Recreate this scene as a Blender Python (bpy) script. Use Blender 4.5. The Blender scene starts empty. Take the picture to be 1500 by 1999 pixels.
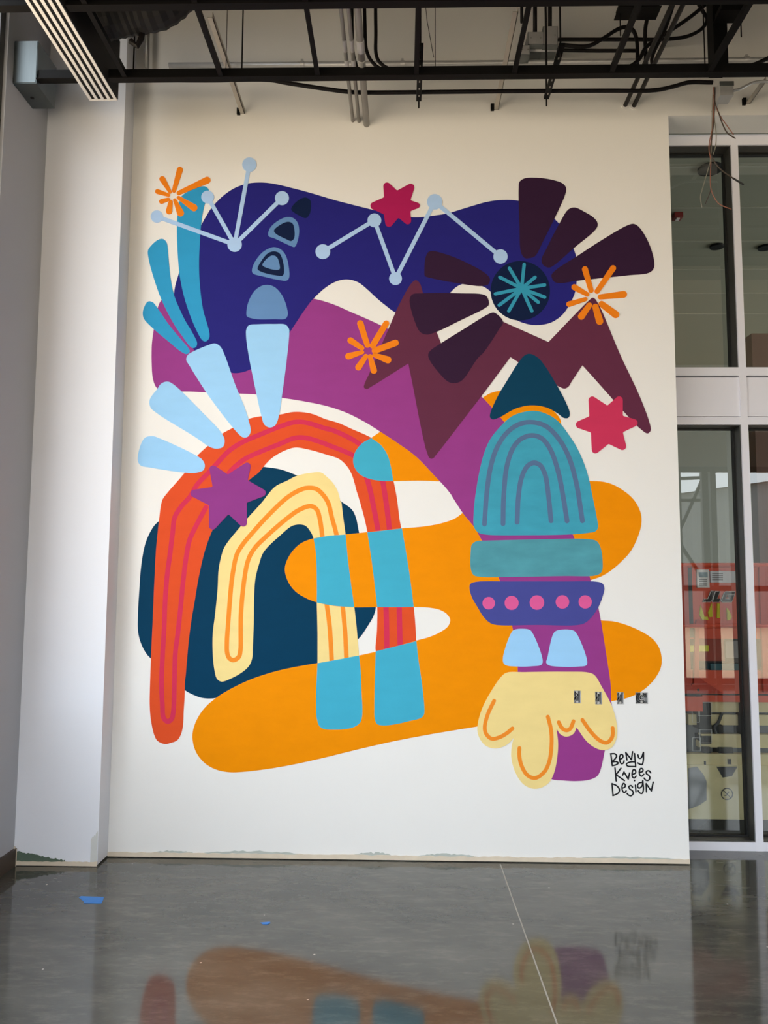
import bpy, math, random
from mathutils import Vector, Matrix, Quaternion
from mathutils.geometry import tessellate_polygon
random.seed(7)
scene = bpy.context.scene
COL = scene.collection

# ------------------------------------------------------------------ camera
FPX = 1560.0; CX, CY = 750.0, 999.5
HC = 1.75
ydir = Vector((35 / FPX, -142.6 / FPX, 1)).normalized()        # image x, image up, forward
zdir = Vector((87 / FPX, 17083 / FPX, 1)); zdir = (zdir - ydir * zdir.dot(ydir)).normalized()
xdir = zdir.cross(ydir) * -1
if xdir.x < 0: xdir = -xdir
# columns: camera axes expressed in world space
R = Vector((xdir.x, ydir.x, zdir.x)); UPV = Vector((xdir.y, ydir.y, zdir.y)); FW = Vector((xdir.z, ydir.z, zdir.z))
def ray(px, py): return (R * ((px - CX) / FPX) + UPV * (-(py - CY) / FPX) + FW)
r0 = ray(785, 1680.6)
DC = HC * r0.y / -r0.z
CAM = Vector((0, -DC, HC))
def U(px, py, Y):
    r = ray(px, py); return CAM + r * ((Y - CAM.y) / r.y)
def UZ(px, py, Z):
    r = ray(px, py); return CAM + r * ((Z - CAM.z) / r.z)
def UX(px, py, X):
    r = ray(px, py); return CAM + r * ((X - CAM.x) / r.x)
cd = bpy.data.cameras.new('camera'); cam = bpy.data.objects.new('camera', cd); COL.objects.link(cam)
cam.matrix_world = Matrix(((R.x, UPV.x, -FW.x, CAM.x), (R.y, UPV.y, -FW.y, CAM.y), (R.z, UPV.z, -FW.z, CAM.z), (0, 0, 0, 1)))
cd.sensor_fit = 'VERTICAL'; cd.sensor_height = 36; cd.sensor_width = 27; cd.lens = FPX * 36 / 1999
cd.clip_start = 0.05; cd.clip_end = 300
scene.camera = cam

# ------------------------------------------------------------------ world: bright overcast daylight
w = bpy.data.worlds.new('overcast_sky'); scene.world = w; w.use_nodes = True
bg = w.node_tree.nodes['Background']; bg.inputs[0].default_value = (0.86, 0.93, 1.0, 1); bg.inputs[1].default_value = 5.0
scene.view_settings.view_transform = 'Standard'; scene.view_settings.look = 'None'
scene.view_settings.gamma = 1; scene.view_settings.use_curve_mapping = False
scene.view_settings.exposure = 0.17
try:
    scene.cycles.max_bounces = 10; scene.cycles.diffuse_bounces = 6; scene.cycles.glossy_bounces = 4; scene.cycles.transparent_max_bounces = 12
except Exception: pass

# ------------------------------------------------------------------ materials
def lin(c): return tuple(((v / 255) / 12.92 if v / 255 <= 0.04045 else ((v / 255 + 0.055) / 1.055) ** 2.4) for v in c)
MATS = {}
def mat(name, col, rough=0.6, metal=0.0, var=0.0, scale=6.0, bump=0.0, bscale=120.0, spec=0.5, stretch=None):
    if name in MATS: return MATS[name]
    m = bpy.data.materials.new(name); m.use_nodes = True; nt = m.node_tree; b = nt.nodes['Principled BSDF']
    c = lin(col)
    b.inputs['Base Color'].default_value = (*c, 1); b.inputs['Roughness'].default_value = rough; b.inputs['Metallic'].default_value = metal
    b.inputs['Specular IOR Level'].default_value = spec
    tc = nt.nodes.new('ShaderNodeTexCoord'); src = tc.outputs['Object']
    if stretch:
        mp = nt.nodes.new('ShaderNodeMapping'); mp.inputs['Scale'].default_value = stretch; nt.links.new(src, mp.inputs[0]); src = mp.outputs[0]
    n = nt.nodes.new('ShaderNodeTexNoise'); n.inputs['Scale'].default_value = scale; n.inputs['Detail'].default_value = 5
    nt.links.new(src, n.inputs['Vector'])
    mx = nt.nodes.new('ShaderNodeMix'); mx.data_type = 'RGBA'
    mx.inputs[6].default_value = (*[v * (1 - var) for v in c], 1); mx.inputs[7].default_value = (*[min(1, v * (1 + var)) for v in c], 1)
    nt.links.new(n.outputs['Fac'], mx.inputs[0]); nt.links.new(mx.outputs[2], b.inputs['Base Color'])
    if bump:
        n2 = nt.nodes.new('ShaderNodeTexNoise'); n2.inputs['Scale'].default_value = bscale; nt.links.new(tc.outputs['Object'], n2.inputs['Vector'])
        bp = nt.nodes.new('ShaderNodeBump'); bp.inputs['Strength'].default_value = bump; bp.inputs['Distance'].default_value = 0.002
        nt.links.new(n2.outputs['Fac'], bp.inputs['Height']); nt.links.new(bp.outputs[0], b.inputs['Normal'])
    MATS[name] = m; return m
def paint(name, col, var=.07): return mat('paint_' + name, col, 0.6, 0, var, 5.0, 0.1, 160, 0.06, (1, 1, 2.5))

def floor_mat():
    m = bpy.data.materials.new('polished_concrete'); m.use_nodes = True; nt = m.node_tree; b = nt.nodes['Principled BSDF']
    tc = nt.nodes.new('ShaderNodeTexCoord')
    def noise(s, d, rg=0.6, st=None):
        n = nt.nodes.new('ShaderNodeTexNoise'); n.inputs['Scale'].default_value = s; n.inputs['Detail'].default_value = d; n.inputs['Roughness'].default_value = rg
        src = tc.outputs['Object']
        if st:
            mp = nt.nodes.new('ShaderNodeMapping'); mp.inputs['Scale'].default_value = st; mp.inputs['Rotation'].default_value = (0, 0, 0.3); nt.links.new(src, mp.inputs[0]); src = mp.outputs[0]
        nt.links.new(src, n.inputs['Vector']); return n
    n1 = noise(1.1, 6, 0.65, (1, 2, 1)); r1 = nt.nodes.new('ShaderNodeValToRGB')
    r1.color_ramp.elements[0].position = 0.3; r1.color_ramp.elements[0].color = (*lin((58, 60, 57)), 1)
    r1.color_ramp.elements[1].position = 0.72; r1.color_ramp.elements[1].color = (*lin((92, 92, 86)), 1)
    nt.links.new(n1.outputs['Fac'], r1.inputs[0])
    n2 = noise(5, 8, 0.75, (1, 3, 1)); r2 = nt.nodes.new('ShaderNodeValToRGB')
    r2.color_ramp.elements[0].position = 0.5; r2.color_ramp.elements[0].color = (0, 0, 0, 1)
    r2.color_ramp.elements[1].position = 0.85; r2.color_ramp.elements[1].color = (1, 1, 1, 1)
    nt.links.new(n2.outputs['Fac'], r2.inputs[0])
    mx = nt.nodes.new('ShaderNodeMix'); mx.data_type = 'RGBA'; mx.inputs[7].default_value = (*lin((136, 132, 122)), 1)
    nt.links.new(r1.outputs[0], mx.inputs[6])
    mu = nt.nodes.new('ShaderNodeMath'); mu.operation = 'MULTIPLY'; mu.inputs[1].default_value = 0.5; nt.links.new(r2.outputs[0], mu.inputs[0]); nt.links.new(mu.outputs[0], mx.inputs[0])
    # small pale plaster specks trodden into the slab
    v = nt.nodes.new('ShaderNodeTexVoronoi'); v.inputs['Scale'].default_value = 5.0; nt.links.new(tc.outputs['Object'], v.inputs['Vector'])
    lt = nt.nodes.new('ShaderNodeMath'); lt.operation = 'LESS_THAN'; lt.inputs[1].default_value = 0.028; nt.links.new(v.outputs['Distance'], lt.inputs[0])
    mx2 = nt.nodes.new('ShaderNodeMix'); mx2.data_type = 'RGBA'; mx2.inputs[7].default_value = (*lin((175, 170, 160)), 1)
    nt.links.new(mx.outputs[2], mx2.inputs[6]); nt.links.new(lt.outputs[0], mx2.inputs[0])
    nt.links.new(mx2.outputs[2], b.inputs['Base Color'])
    rr = nt.nodes.new('ShaderNodeMapRange'); rr.inputs[3].default_value = 0.03; rr.inputs[4].default_value = 0.13; nt.links.new(n2.outputs['Fac'], rr.inputs[0]); nt.links.new(rr.outputs[0], b.inputs['Roughness'])
    b.inputs['Specular IOR Level'].default_value = 0.5
    return m
M_floor = floor_mat()
def glass_mat(name, tint, refl):
    m = bpy.data.materials.new(name); m.use_nodes = True; nt = m.node_tree; nt.nodes.clear()
    o = nt.nodes.new('ShaderNodeOutputMaterial'); t = nt.nodes.new('ShaderNodeBsdfTransparent'); t.inputs[0].default_value = (*tint, 1)
    g = nt.nodes.new('ShaderNodeBsdfGlossy'); g.inputs['Roughness'].default_value = 0.004; g.inputs[0].default_value = (0.95, 0.96, 0.93, 1)
    mx = nt.nodes.new('ShaderNodeMixShader'); lw = nt.nodes.new('ShaderNodeFresnel'); lw.inputs[0].default_value = refl
    nt.links.new(lw.outputs[0], mx.inputs[0]); nt.links.new(t.outputs[0], mx.inputs[1]); nt.links.new(g.outputs[0], mx.inputs[2]); nt.links.new(mx.outputs[0], o.inputs[0])
    return m
M_glass = glass_mat('storefront_glass', (0.89, 0.90, 0.86), 1.95)
M_wall = mat('white_wall_paint', (232, 231, 228), 0.65, 0, 0.015, 2.0, 0.15, 220, 0.3)
M_pil = mat('cool_lit_primer', (230, 233, 241), 0.6, 0, 0.03, 1.2, 0.1, 200, 0.3)  # pier white with the window's cool light tinted into it
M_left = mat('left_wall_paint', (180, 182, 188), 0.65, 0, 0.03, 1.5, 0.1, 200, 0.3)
M_ceil = mat('plenum_ceiling', (120, 114, 106), 0.9, 0, 0.08, 2)
M_black = mat('black_painted_steel', (10, 10, 11), 0.55, 0, 0.15, 9, spec=.15)
M_black2 = mat('black_painted_conduit', (20, 17, 18), 0.5, 0, 0.15, 9, spec=.2)
M_galv = mat('galvanised_steel', (190, 190, 190), 0.35, 0.35, 0.12, 18)
M_galvd = mat('dull_galvanised_box', (118, 122, 122), 0.45, 0.6, 0.15, 14)
M_alum = mat('painted_aluminium_frame', (226, 226, 234), 0.45, 0, 0.02, 3)
M_bronze = mat('dark_bronze_frame', (62, 61, 58), 0.4, 0.2, 0.05, 5)
M_gasket = mat('black_gasket', (10, 10, 10), 0.6)
M_base = mat('raw_plasterboard_paper', (214, 200, 180), 0.9, 0, 0.12, 14)
M_green = mat('green_plasterboard', (88, 106, 92), 0.9, 0, 0.15, 10)
M_wood = mat('brown_wood', (120, 82, 56), 0.5, 0, 0.2, 4, stretch=(1, 8, 8))
M_brownbase = mat('brown_rubber_base', (74, 62, 54), 0.5, 0, 0.1, 6)

# ------------------------------------------------------------------ object helpers
def wloc(o):
    v = Vector((0, 0, 0))
    while o: v += o.location; o = o.parent
    return v
def add(name, verts, faces, m, parent=None, smooth=False, origin=None, label=None, cat=None, group=None, kind=None):
    verts = [Vector(v) for v in verts]
    base = wloc(parent) if parent else Vector((0, 0, 0))
    if origin is None:
        origin = sum(verts, Vector((0, 0, 0))) / len(verts)
        if parent is None: origin.z = min(v.z for v in verts)
    me = bpy.data.meshes.new(name); me.from_pydata([v - origin for v in verts], [], faces); me.update()
    if smooth: me.polygons.foreach_set('use_smooth', [True] * len(me.polygons))
    me.materials.append(m); o = bpy.data.objects.new(name, me); COL.objects.link(o); o.location = origin - base; o.parent = parent
    tag(o, label, cat, group, kind); return o
def tag(o, label=None, cat=None, group=None, kind=None):
    if label: o['label'] = label
    if cat: o['category'] = cat
    if group: o['group'] = group
    if kind: o['kind'] = kind
    return o
def thing(name, loc, label=None, cat=None, group=None, parent=None, kind=None):
    o = bpy.data.objects.new(name, None); COL.objects.link(o); o.empty_display_size = 0.1
    o.location = Vector(loc) - (wloc(parent) if parent else Vector((0, 0, 0))); o.parent = parent
    return tag(o, label, cat, group, kind)
class MB:
    def __init__(s): s.v = []; s.f = []
    def merge(s, vs, fs):
        k = len(s.v); s.v += [Vector(v) for v in vs]; s.f += [tuple(i + k for i in f) for f in fs]; return s
    def box(s, a, b):
        x0, y0, z0 = [min(p, q) for p, q in zip(a, b)]; x1, y1, z1 = [max(p, q) for p, q in zip(a, b)]
        return s.merge([(x0, y0, z0), (x1, y0, z0), (x1, y1, z0), (x0, y1, z0), (x0, y0, z1), (x1, y0, z1), (x1, y1, z1), (x0, y1, z1)],
                       [(3, 2, 1, 0), (4, 5, 6, 7), (0, 1, 5, 4), (1, 2, 6, 5), (2, 3, 7, 6), (3, 0, 4, 7)])
    def bar(s, p, q, wd, ht, up=Vector((0, 0, 1))):
        p, q = Vector(p), Vector(q); d = (q - p).normalized(); sd = d.cross(up)
        if sd.length < 1e-4: sd = d.cross(Vector((0, 1, 0)))
        sd.normalize(); u = sd.cross(d).normalized(); vs = []
        for e in (p, q):
            for a, b in ((-1, -1), (1, -1), (1, 1), (-1, 1)): vs.append(e + sd * (a * wd / 2) + u * (b * ht / 2))
        return s.merge(vs, [(0, 1, 2, 3), (7, 6, 5, 4), (0, 4, 5, 1), (1, 5, 6, 2), (2, 6, 7, 3), (3, 7, 4, 0)])
    def tube(s, pts, r, n=8, cap=True):
        pts = [Vector(p) for p in pts]; rs = r if isinstance(r, (list, tuple)) else [r] * len(pts)
        vs = []; d0 = (pts[1] - pts[0]).normalized(); a = d0.orthogonal().normalized()
        for i, p in enumerate(pts):
            d = ((pts[min(i + 1, len(pts) - 1)] - pts[max(i - 1, 0)])).normalized()
            a = (a - d * a.dot(d)).normalized(); b = d.cross(a)
            for k in range(n): t = 2 * math.pi * k / n; vs.append(p + (a * math.cos(t) + b * math.sin(t)) * rs[i])
        fs = []
        for i in range(len(pts) - 1):
            for k in range(n): fs.append((i * n + k, i * n + (k + 1) % n, (i + 1) * n + (k + 1) % n, (i + 1) * n + k))
        if cap: fs.append(tuple(reversed(range(n)))); fs.append(tuple(range((len(pts) - 1) * n, len(pts) * n)))
        return s.merge(vs, fs)
    def build(s, name, m, parent=None, **k): return add(name, s.v, s.f, m, parent, **k)
def box(name, a, b, m, parent=None, **k): return MB().box(a, b).build(name, m, parent, **k)
def catmull(P, closed=False, n=8):
    out = []; N = len(P)
    for i in range(N if closed else N - 1):
        p1, p2 = P[i], P[(i + 1) % N]
        p0 = P[i - 1] if (closed or i > 0) else p1; p3 = P[(i + 2) % N] if (closed or i + 2 < N) else p2
        d1 = max((p1 - p0).length, 1e-6) ** .5; d2 = max((p2 - p1).length, 1e-6) ** .5; d3 = max((p3 - p2).length, 1e-6) ** .5
        m1 = (p2 - p1) if d1 < 2e-3 else ((p1 - p0) / d1 - (p2 - p0) / (d1 + d2) + (p2 - p1) / d2) * d2
        m2 = (p2 - p1) if d3 < 2e-3 else ((p2 - p1) / d2 - (p3 - p1) / (d2 + d3) + (p3 - p2) / d3) * d2
        for k in range(n):
            t = k / n
            out.append(p1 * (2*t**3 - 3*t**2 + 1) + m1 * (t**3 - 2*t**2 + t) + p2 * (-2*t**3 + 3*t**2) + m2 * (t**3 - t**2))
    if not closed: out.append(P[-1])
    return out
def struct(o): o['kind'] = 'structure'; return o

# ------------------------------------------------------------------ room dimensions (from the vanishing points)
YP = UZ(190, 1692, 0).y                       # front face of corner pier
XPR = UZ(190, 1692, 0).x                      # right side of the pier
XL = UZ(26, 1690, 0).x                        # left wall
XR = U(1326, 950, 0).x                        # free end of the mural wall
ZS = U(1305, 226, 0).z                        # soffit over the storefront
YG = UZ(1400, 1661, 0).y                      # storefront plane
YBM = -.12 * DC; ZG = U(785, 157, YBM + .026).z + .006; YBM2 = UZ(785, 16, ZG - .006).y - .026; YSOF = YBM2 - .62
ZTOP = 6.4; XE = 7.6; YB = -8.6; ZH = 3.95
print('DIM', ZG, YBM, YBM2, DC, YP, XPR, XL, XR, ZS, YG)

# floor and saw cut
floor = struct(box('floor', (XL - .3, YB - .3, -0.2), (XE + 7, 11.2, 0), M_floor, origin=Vector((0, 0, 0))))
a, b = UZ(977, 1687, 0), UZ(1088, 1999, 0); d = (b - a)
MB().bar(a + Vector((0, .0, .0004)), a + d * 2.2 + Vector((0, 0, .0004)), 0.007, 0.0012).build('saw_cut', mat('saw_cut_dust', (160, 158, 150), .9), floor)
# mural wall with the bulkhead over the storefront
EB = []                                       # openings for the four electrical boxes
for (x0, y0, x1, y1) in ((1120.5, 1348, 1134.5, 1373), (1162, 1350, 1176, 1375), (1204.7, 1351, 1218.7, 1375), (1241, 1351.5, 1266, 1374)):
    a, b = U(x0, y0, 0), U(x1, y1, 0); EB.append((a.x, b.x, b.z, a.z))
zb0 = min(e[2] for e in EB); zb1 = max(e[3] for e in EB)
wf = MB(); wf.box((XL - .2, 0, 0.012), (XR, 0.22, zb0)); wf.box((XL - .2, 0, zb1), (XR, 0.22, ZTOP)); wf.box((XR, 0, ZS), (XE, 0.22, ZTOP))
xs = [XL - .2] + [q for e in EB for q in e[:2]] + [XR]
for k in range(0, 10, 2): wf.box((xs[k], 0, zb0), (xs[k + 1], .22, zb1))
for (x0, x1, z0, z1) in EB:
    if z0 > zb0: wf.box((x0, 0, zb0), (x1, .22, z0))
    if z1 < zb1: wf.box((x0, 0, z1), (x1, .22, zb1))
wall_front = struct(wf.build('wall_front', M_wall))
wall_pier = struct(box('wall_pier', (XL - .2, YP, 0.012), (XPR, -.001, ZTOP), M_pil))
# left wall with a tall window
YJ = UX(14, 120, XL).y
wl = MB(); wl.box((XL - .25, YJ, 0.0), (XL, YP, ZTOP)); wl.box((XL - .25, YB, 0), (XL, YJ, 1.02)); wl.box((XL - .25, YB, ZG - .3), (XL, YSOF, ZTOP)); wl.box((XL - .25, YSOF, 5.6), (XL, YJ, ZTOP))
wl.box((XL - .25, YB, 1.02), (XL, YB + .5, ZG - .3))
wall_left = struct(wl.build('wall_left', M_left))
win1 = struct(thing('window_1', (XL - .1, YJ, 1.02)))
MB().box((XL - .16, YJ - .06, 1.02), (XL - .02, YJ - .002, 5.4)).build('window_frame', M_bronze, win1)
for k in range(1, 6): y = YJ - k * 1.25; box('mullion', (XL - .14, y - .03, 1.06), (XL - .05, y + .03, ZG - .31), M_bronze, win1)
box('window_sill', (XL - .2, YB + .6, 1.0), (XL + .06, YJ - .1, 1.045), M_wood, win1)
struct(box('baseboard_left', (XL, YB, 0), (XL + .018, YP - .002, .105), M_brownbase))
# right, back walls and ceiling
struct(box('wall_right', (XE, YB, 0), (XE + .2, 0.22, ZTOP), mat('right_wall_paint', (112, 108, 104), .8)))  # out of view, toned dark to cut light on the pier side
struct(box('wall_back', (XL, YB - .2, ZH), (XE, YB, ZTOP), mat('back_wall_paint', (170, 160, 148), .8)))
struct(box('ceiling_shade_slab', (XL, YB, ZG), (XE, YSOF, ZG + .15), mat('shade_slab_board', (214, 200, 182), .8)))  # added slab out of view, keeps window light off the upper wall
struct(box('ceiling', (XL - .2, YB - .2, ZTOP), (XE + .2, 0.22, ZTOP + .2), M_ceil))

# raw board edge along the wall foot
def ragged(x0, x1, y, z0, zfun, n, th=.006):
    vs = []; fs = []
    for i in range(n + 1):
        x = x0 + (x1 - x0) * i / n; z = zfun(i / n)
        vs += [(x, y, z0), (x, y, z), (x, y + th, z0), (x, y + th, z)]
    for i in range(n):
        k = i * 4; fs += [(k, k + 4, k + 5, k + 1), (k + 1, k + 5, k + 7, k + 3)]
    fs += [(0, 1, 3, 2), (n * 4, n * 4 + 2, n * 4 + 3, n * 4 + 1)]
    return vs, fs
rnd = random.Random(3)
v, f = ragged(XPR, XR, -.007, 0.006, lambda t: .030 + rnd.uniform(0, .007), 120)
struct(add('trim_1', v, f, M_base))
grey = mat('scuffed_board_paper', (178, 184, 178), .9, 0, .15, 12)
for (px0, px1, hh) in ((300, 380, .05), (392, 590, .055), (690, 765, .056), (815, 930, .052), (1130, 1330, .046)):
    x0, x1 = U(px0, 1670, 0).x, U(px1, 1670, 0).x
    v, f = ragged(x0, x1, -.0035, .02, lambda t, hh=hh: .03 + (hh - .03) * (math.sin(math.pi * min(1, max(0, t))) ** .5) * rnd.uniform(.55, 1), 24, .003)
    add('torn_paint', v, f, grey, wall_front)
v, f = ragged(XL, XPR, YP - .007, 0.004, lambda t: .026 + rnd.uniform(0, .006), 40)
struct(add('trim_2', v, f, M_base))
g0, g1 = UZ(32, 1690, 0).x, UZ(128, 1690, 0).x
v, f = ragged(g0, g1, YP - .0035, .02, lambda t: .088 - .05 * t + rnd.uniform(-.006, .004), 26, .003)
add('bare_green_board', v, f, M_green, wall_pier, label='bare green plasterboard patch')
grey2 = mat('bead_compound', (206, 208, 206), .9, 0, .08, 12)
v, f = ragged(U(178, 1640, YP).x, XPR - .004, YP - .003, .02, lambda t: .16 + .05 * t + rnd.uniform(-.012, .012), 8, .0025)
add('corner_bead', v, f, grey2, wall_pier)
v, f = ragged(XL + .002, U(33, 1680, YP).x, YP - .012, .0, lambda t: .12 - .02 * t + rnd.uniform(-.006, .004), 6, .008)
add('corner_bead', v, f, M_base, wall_pier)

# ------------------------------------------------------------------ outdoors behind the camera (daylight comes from here)
struct(box('ground', (-60, -90, -.4), (60, YB - .3, -.05), mat('tan_bounce_dirt', (233, 206, 170), .95, 0, .08, .3)))  # tan kept bright so the yard bounces warm light up the wall
struct(box('ground_beside', (-60, YB - .3, -.4), (XL - .3, 30, -.05), mat('tan_bounce_dirt', (190, 172, 144), .95)))
def Mi(px, py, Y):
    p = U(px, py, 2 * YG - Y); return Vector((p.x, Y, p.z))
win2 = struct(thing('window_2', ((XL + XE) / 2, YB, 0)))
mxs = [Mi(p, 950, YB).x for p in (1329, 1388, 1405)]
for x in [XL + .06, XL + 1.7, XL + 3.4, 2.9] + mxs + [XE - .06]: box('mullion', (x - .05, YB - .12, 0), (x + .05, YB - .02, ZH), M_bronze, win2)
for z in (.06, 1.72, ZH - .05): box('rail', (XL, YB - .11, z - .05), (XE, YB - .03, z + .05), M_bronze, win2)
fr = thing('braced_steel_frame', Mi(1360, 1340, YB - .8), 'grey cross-braced steel frame mirrored in the lower storefront pane', 'steel frame')
for q in ((1329, 880), (1384, 880)): p = Mi(q[0], q[1], YB - .8); MB().bar((p.x, p.y, -.05), (p.x, p.y, 5.2), .12, .12).build('post', M_bronze, fr)
for (p, q) in (((1383, 930), (1331, 1045)), ((1372, 898), (1384, 928)), ((1331, 1052), (1383, 1130)), ((1329, 974), (1384, 974)), ((1329, 931), (1384, 929))):
    MB().bar(Mi(*p, YB - .8), Mi(*q, YB - .8), .05, .06).build('brace', M_bronze, fr)
sh = thing('metal_shed', (9, -30, -.05), 'grey corrugated metal shed under a pale sky mirrored in the storefront glass', 'building')
vs = []; fs = []; n = 90
for i in range(n + 1):
    x = 2 + 22 * i / n; y = -30 + (.06 if i % 2 else 0); z = 6.5 - abs(x - 17) * .14
    vs += [(x, y, -.05), (x, y, z)]
for i in range(n): fs.append((2 * i, 2 * i + 2, 2 * i + 3, 2 * i + 1))
add('cladding', vs, fs, mat('grey_cladding', (128, 132, 134), .6), sh)
add('roof', [(1.6, -29.7, 4.37), (17, -29.7, 6.55), (24.4, -29.7, 5.5), (1.6, -44, 4.37), (17, -44, 6.55), (24.4, -44, 5.5)], [(0, 1, 4, 3), (1, 2, 5, 4)], mat('shed_roof', (90, 92, 94), .6), sh)

# ------------------------------------------------------------------ storefront
sf = struct(thing('window_3', (XR, YG, 0)))
def SG(px, py): return U(px, py, YG)
TH = .09
def fbox(px0, py0, px1, py1, y0, y1, name, m, parent=sf):
    a = U(px0, py0, YG); b = U(px1, py1, YG); return box(name, (a.x, y0, a.z), (b.x, y1, b.z), m, parent)
xw0 = XR - .12; xend = XE
zz = lambda py: U(1400, py, YG).z
xm0 = U(1461, 1200, YG).x; xm1 = U(1475, 1200, YG).x
mod = 1.15
mulls = [(xm0 + mod * k, xm1 + mod * k) for k in range(0, 5) if xm1 + mod * k < XE]
for i, (p, q) in enumerate(mulls): box('mullion', (p, YG, 0), (q, YG + .14, ZS + .02), M_alum, sf)
for (za, zb, nm, y0) in ((0.0005, zz(1644), 'sill', YG + .001), (zz(829), zz(814), 'transom', YG + .001), (zz(812), zz(736), 'spandrel_panel', YG + .012), (zz(733), zz(717), 'transom', YG + .001), (zz(283), zz(262), 'head', YG + .001)):
    box(nm, (xw0, y0, za), (xend, YG + .14, zb), M_alum, sf)
bays = [(xw0, xm0)] + [(mulls[i][1], mulls[i + 1][0]) for i in range(len(mulls) - 1)]
for bi, (x0, x1) in enumerate(bays):
    for (z0, z1) in ((zz(1644), zz(829)), (zz(717), zz(283))):
        e, g = .006, .014
        def ring(x0, x1, z0, z1, t, y0, y1):
            return MB().box((x1 - t, y0, z0), (x1, y1, z1)).box((x0, y0, z0), (x0 + t, y1, z1)).box((x0 + t, y0, z1 - t), (x1 - t, y1, z1)).box((x0 + t, y0, z0), (x1 - t, y1, z0 + t))
        s_ = ring(x0, x1, z0, z1, e, YG + .016, YG + .11).build('sash', M_bronze, sf)
        ring(x0, x1, z0, z1, g, YG + .11, YG + .15).build('gasket', M_gasket, s_)
        add('glass_pane', [(x0 + g, YG + .13, z0 + g), (x1 - g, YG + .13, z0 + g), (x1 - g, YG + .13, z1 - g), (x0 + g, YG + .13, z1 - g)], [(0, 1, 2, 3)], M_glass, sf)

# hall beyond the glass
HB = 11.0
struct(box('wall_hall', (-2, HB, 0), (14, HB + .2, 7.2), mat('hall_wall', (120, 122, 112), .8, 0, .05, 1)))
struct(box('wall_hall_side', (-2.2, YG + .2, 0), (-2, HB, 7.2), mat('hall_wall', (120, 122, 112), .8)))
hc = struct(box('ceiling_hall', (-2, YG + .18, 6.3), (14, HB, 6.5), mat('hall_ceiling', (128, 126, 106), .85, 0, .05, 1)))
for k in range(8): box('ceiling_joint', (-2, 1.2 + k * .95, 6.292), (14, 1.225 + k * .95, 6.301), mat('hall_ceiling_joint', (142, 140, 122), .8), hc)
for (px, py) in ((1387, 331), (1400, 482), (1494, 484), (1463, 664)):
    p = UZ(px, py, 6.28); vs = []; n = 20; rr = .13 if py < 400 else .09
    m_ = MB().tube([(p.x, p.y, 6.299), (p.x, p.y, 6.27)], rr, 20)
    m_.build('recessed_downlight', M_black, label='round black recessed downlight in the hall ceiling behind the glass, %s' % {331: 'nearest the glass', 482: 'second from the glass', 484: 'by the right edge', 664: 'lowest in the upper pane'}[py], cat='downlight', group='hall downlights')
p = UZ(1323, 421, 6.28)
al = thing('fire_alarm_strobe', (p.x, p.y, 6.3), 'small red alarm strobe on the hall ceiling behind the upper pane', 'alarm')
MB().box((p.x - .05, p.y - .06, 6.24), (p.x + .05, p.y + .06, 6.299)).build('housing', mat('alarm_red', (112, 24, 18), .5), al)
MB().box((p.x - .02, p.y - .03, 6.225), (p.x + .02, p.y + .03, 6.24)).build('lens', mat('alarm_lens', (190, 180, 175), .3), al)
struct(box('wall_hall_panel', (U(1477, 900, 3).x, 3.0, 0), (U(1477, 900, 3).x + 1.4, 3.15, 4.4), mat('brown_timber_panel', (84, 52, 38), .6, 0, .2, 3, stretch=(6, 6, 1))))
# ------------------------------------------------------------------ the mural
ORG = {'A': (260, 290), 'B': (600, 290), 'C': (925, 320), 'D': (260, 640), 'E': (600, 640), 'F': (925, 670), 'G': (260, 950), 'H': (600, 960), 'I': (925, 1000), 'J': (260, 1175), 'K': (600, 1190), 'L': (925, 1200), 'S': (1080, 1320)}
def pts(spec):
    """'A 10,20 30,40* B 5,5' -> [(Vector px, is_corner)] ; coordinates are wall-survey tiles"""
    out = []; o = ORG['A']; sc = 4.0
    for t in spec.split():
        if t in ORG: o = ORG[t]; sc = 6.818 if t == 'S' else 4.0; continue
        c = t.endswith('*'); x, y = t.rstrip('*').split(',')
        out.append((Vector((o[0] + float(x) / sc, o[1] + float(y) / sc)), c))
    return out
def outline(spec, n=6):
    P = pts(spec); N = len(P); cs = [i for i, p in enumerate(P) if p[1]]
    if not cs: return catmull([p[0] for p in P], True, n)
    out = []
    for k, i in enumerate(cs):
        j = cs[(k + 1) % len(cs)]; L = (j - i) % N or N
        seg = [P[(i + q) % N][0] for q in range(L + 1)]
        out += catmull(seg, False, n)[:-1] if len(seg) > 2 else [seg[0]]
    return out
def fillet(P, rad, n=6):
    out = []; N = len(P)
    for i in range(N):
        a, b, c = Vector(P[i - 1]), Vector(P[i]), Vector(P[(i + 1) % N]); r = rad[i] if isinstance(rad, (list, tuple)) else rad
        u, v_ = (a - b), (c - b); lu, lv = u.length, v_.length; u /= lu; v_ /= lv
        ang = math.acos(max(-1, min(1, u.dot(v_)))); t = min(r / max(math.tan(ang / 2), 1e-3), .48 * lu, .48 * lv); rr = t * math.tan(ang / 2)
        cen = b + (u + v_).normalized() * (rr / math.sin(ang / 2)); p0, p1 = b + u * t - cen, b + v_ * t - cen
        a0, a1 = math.atan2(p0.y, p0.x), math.atan2(p1.y, p1.x); dlt = (a1 - a0 + math.pi) % (2 * math.pi) - math.pi
        for k in range(n + 1): th = a0 + dlt * k / n; out.append(cen + Vector((math.cos(th), math.sin(th))) * rr)
    return out
def capsule(x1, y1, r1, x2, y2, r2, n=8):
    a, b = Vector((x1, y1)), Vector((x2, y2)); d = (b - a).normalized(); t0 = math.atan2(d.y, d.x); out = []
    for k in range(n + 1): t = t0 + math.pi / 2 + math.pi * k / n; out.append(a + Vector((math.cos(t), math.sin(t))) * r1)
    for k in range(n + 1): t = t0 - math.pi / 2 + math.pi * k / n; out.append(b + Vector((math.cos(t), math.sin(t))) * r2)
    return out
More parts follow.
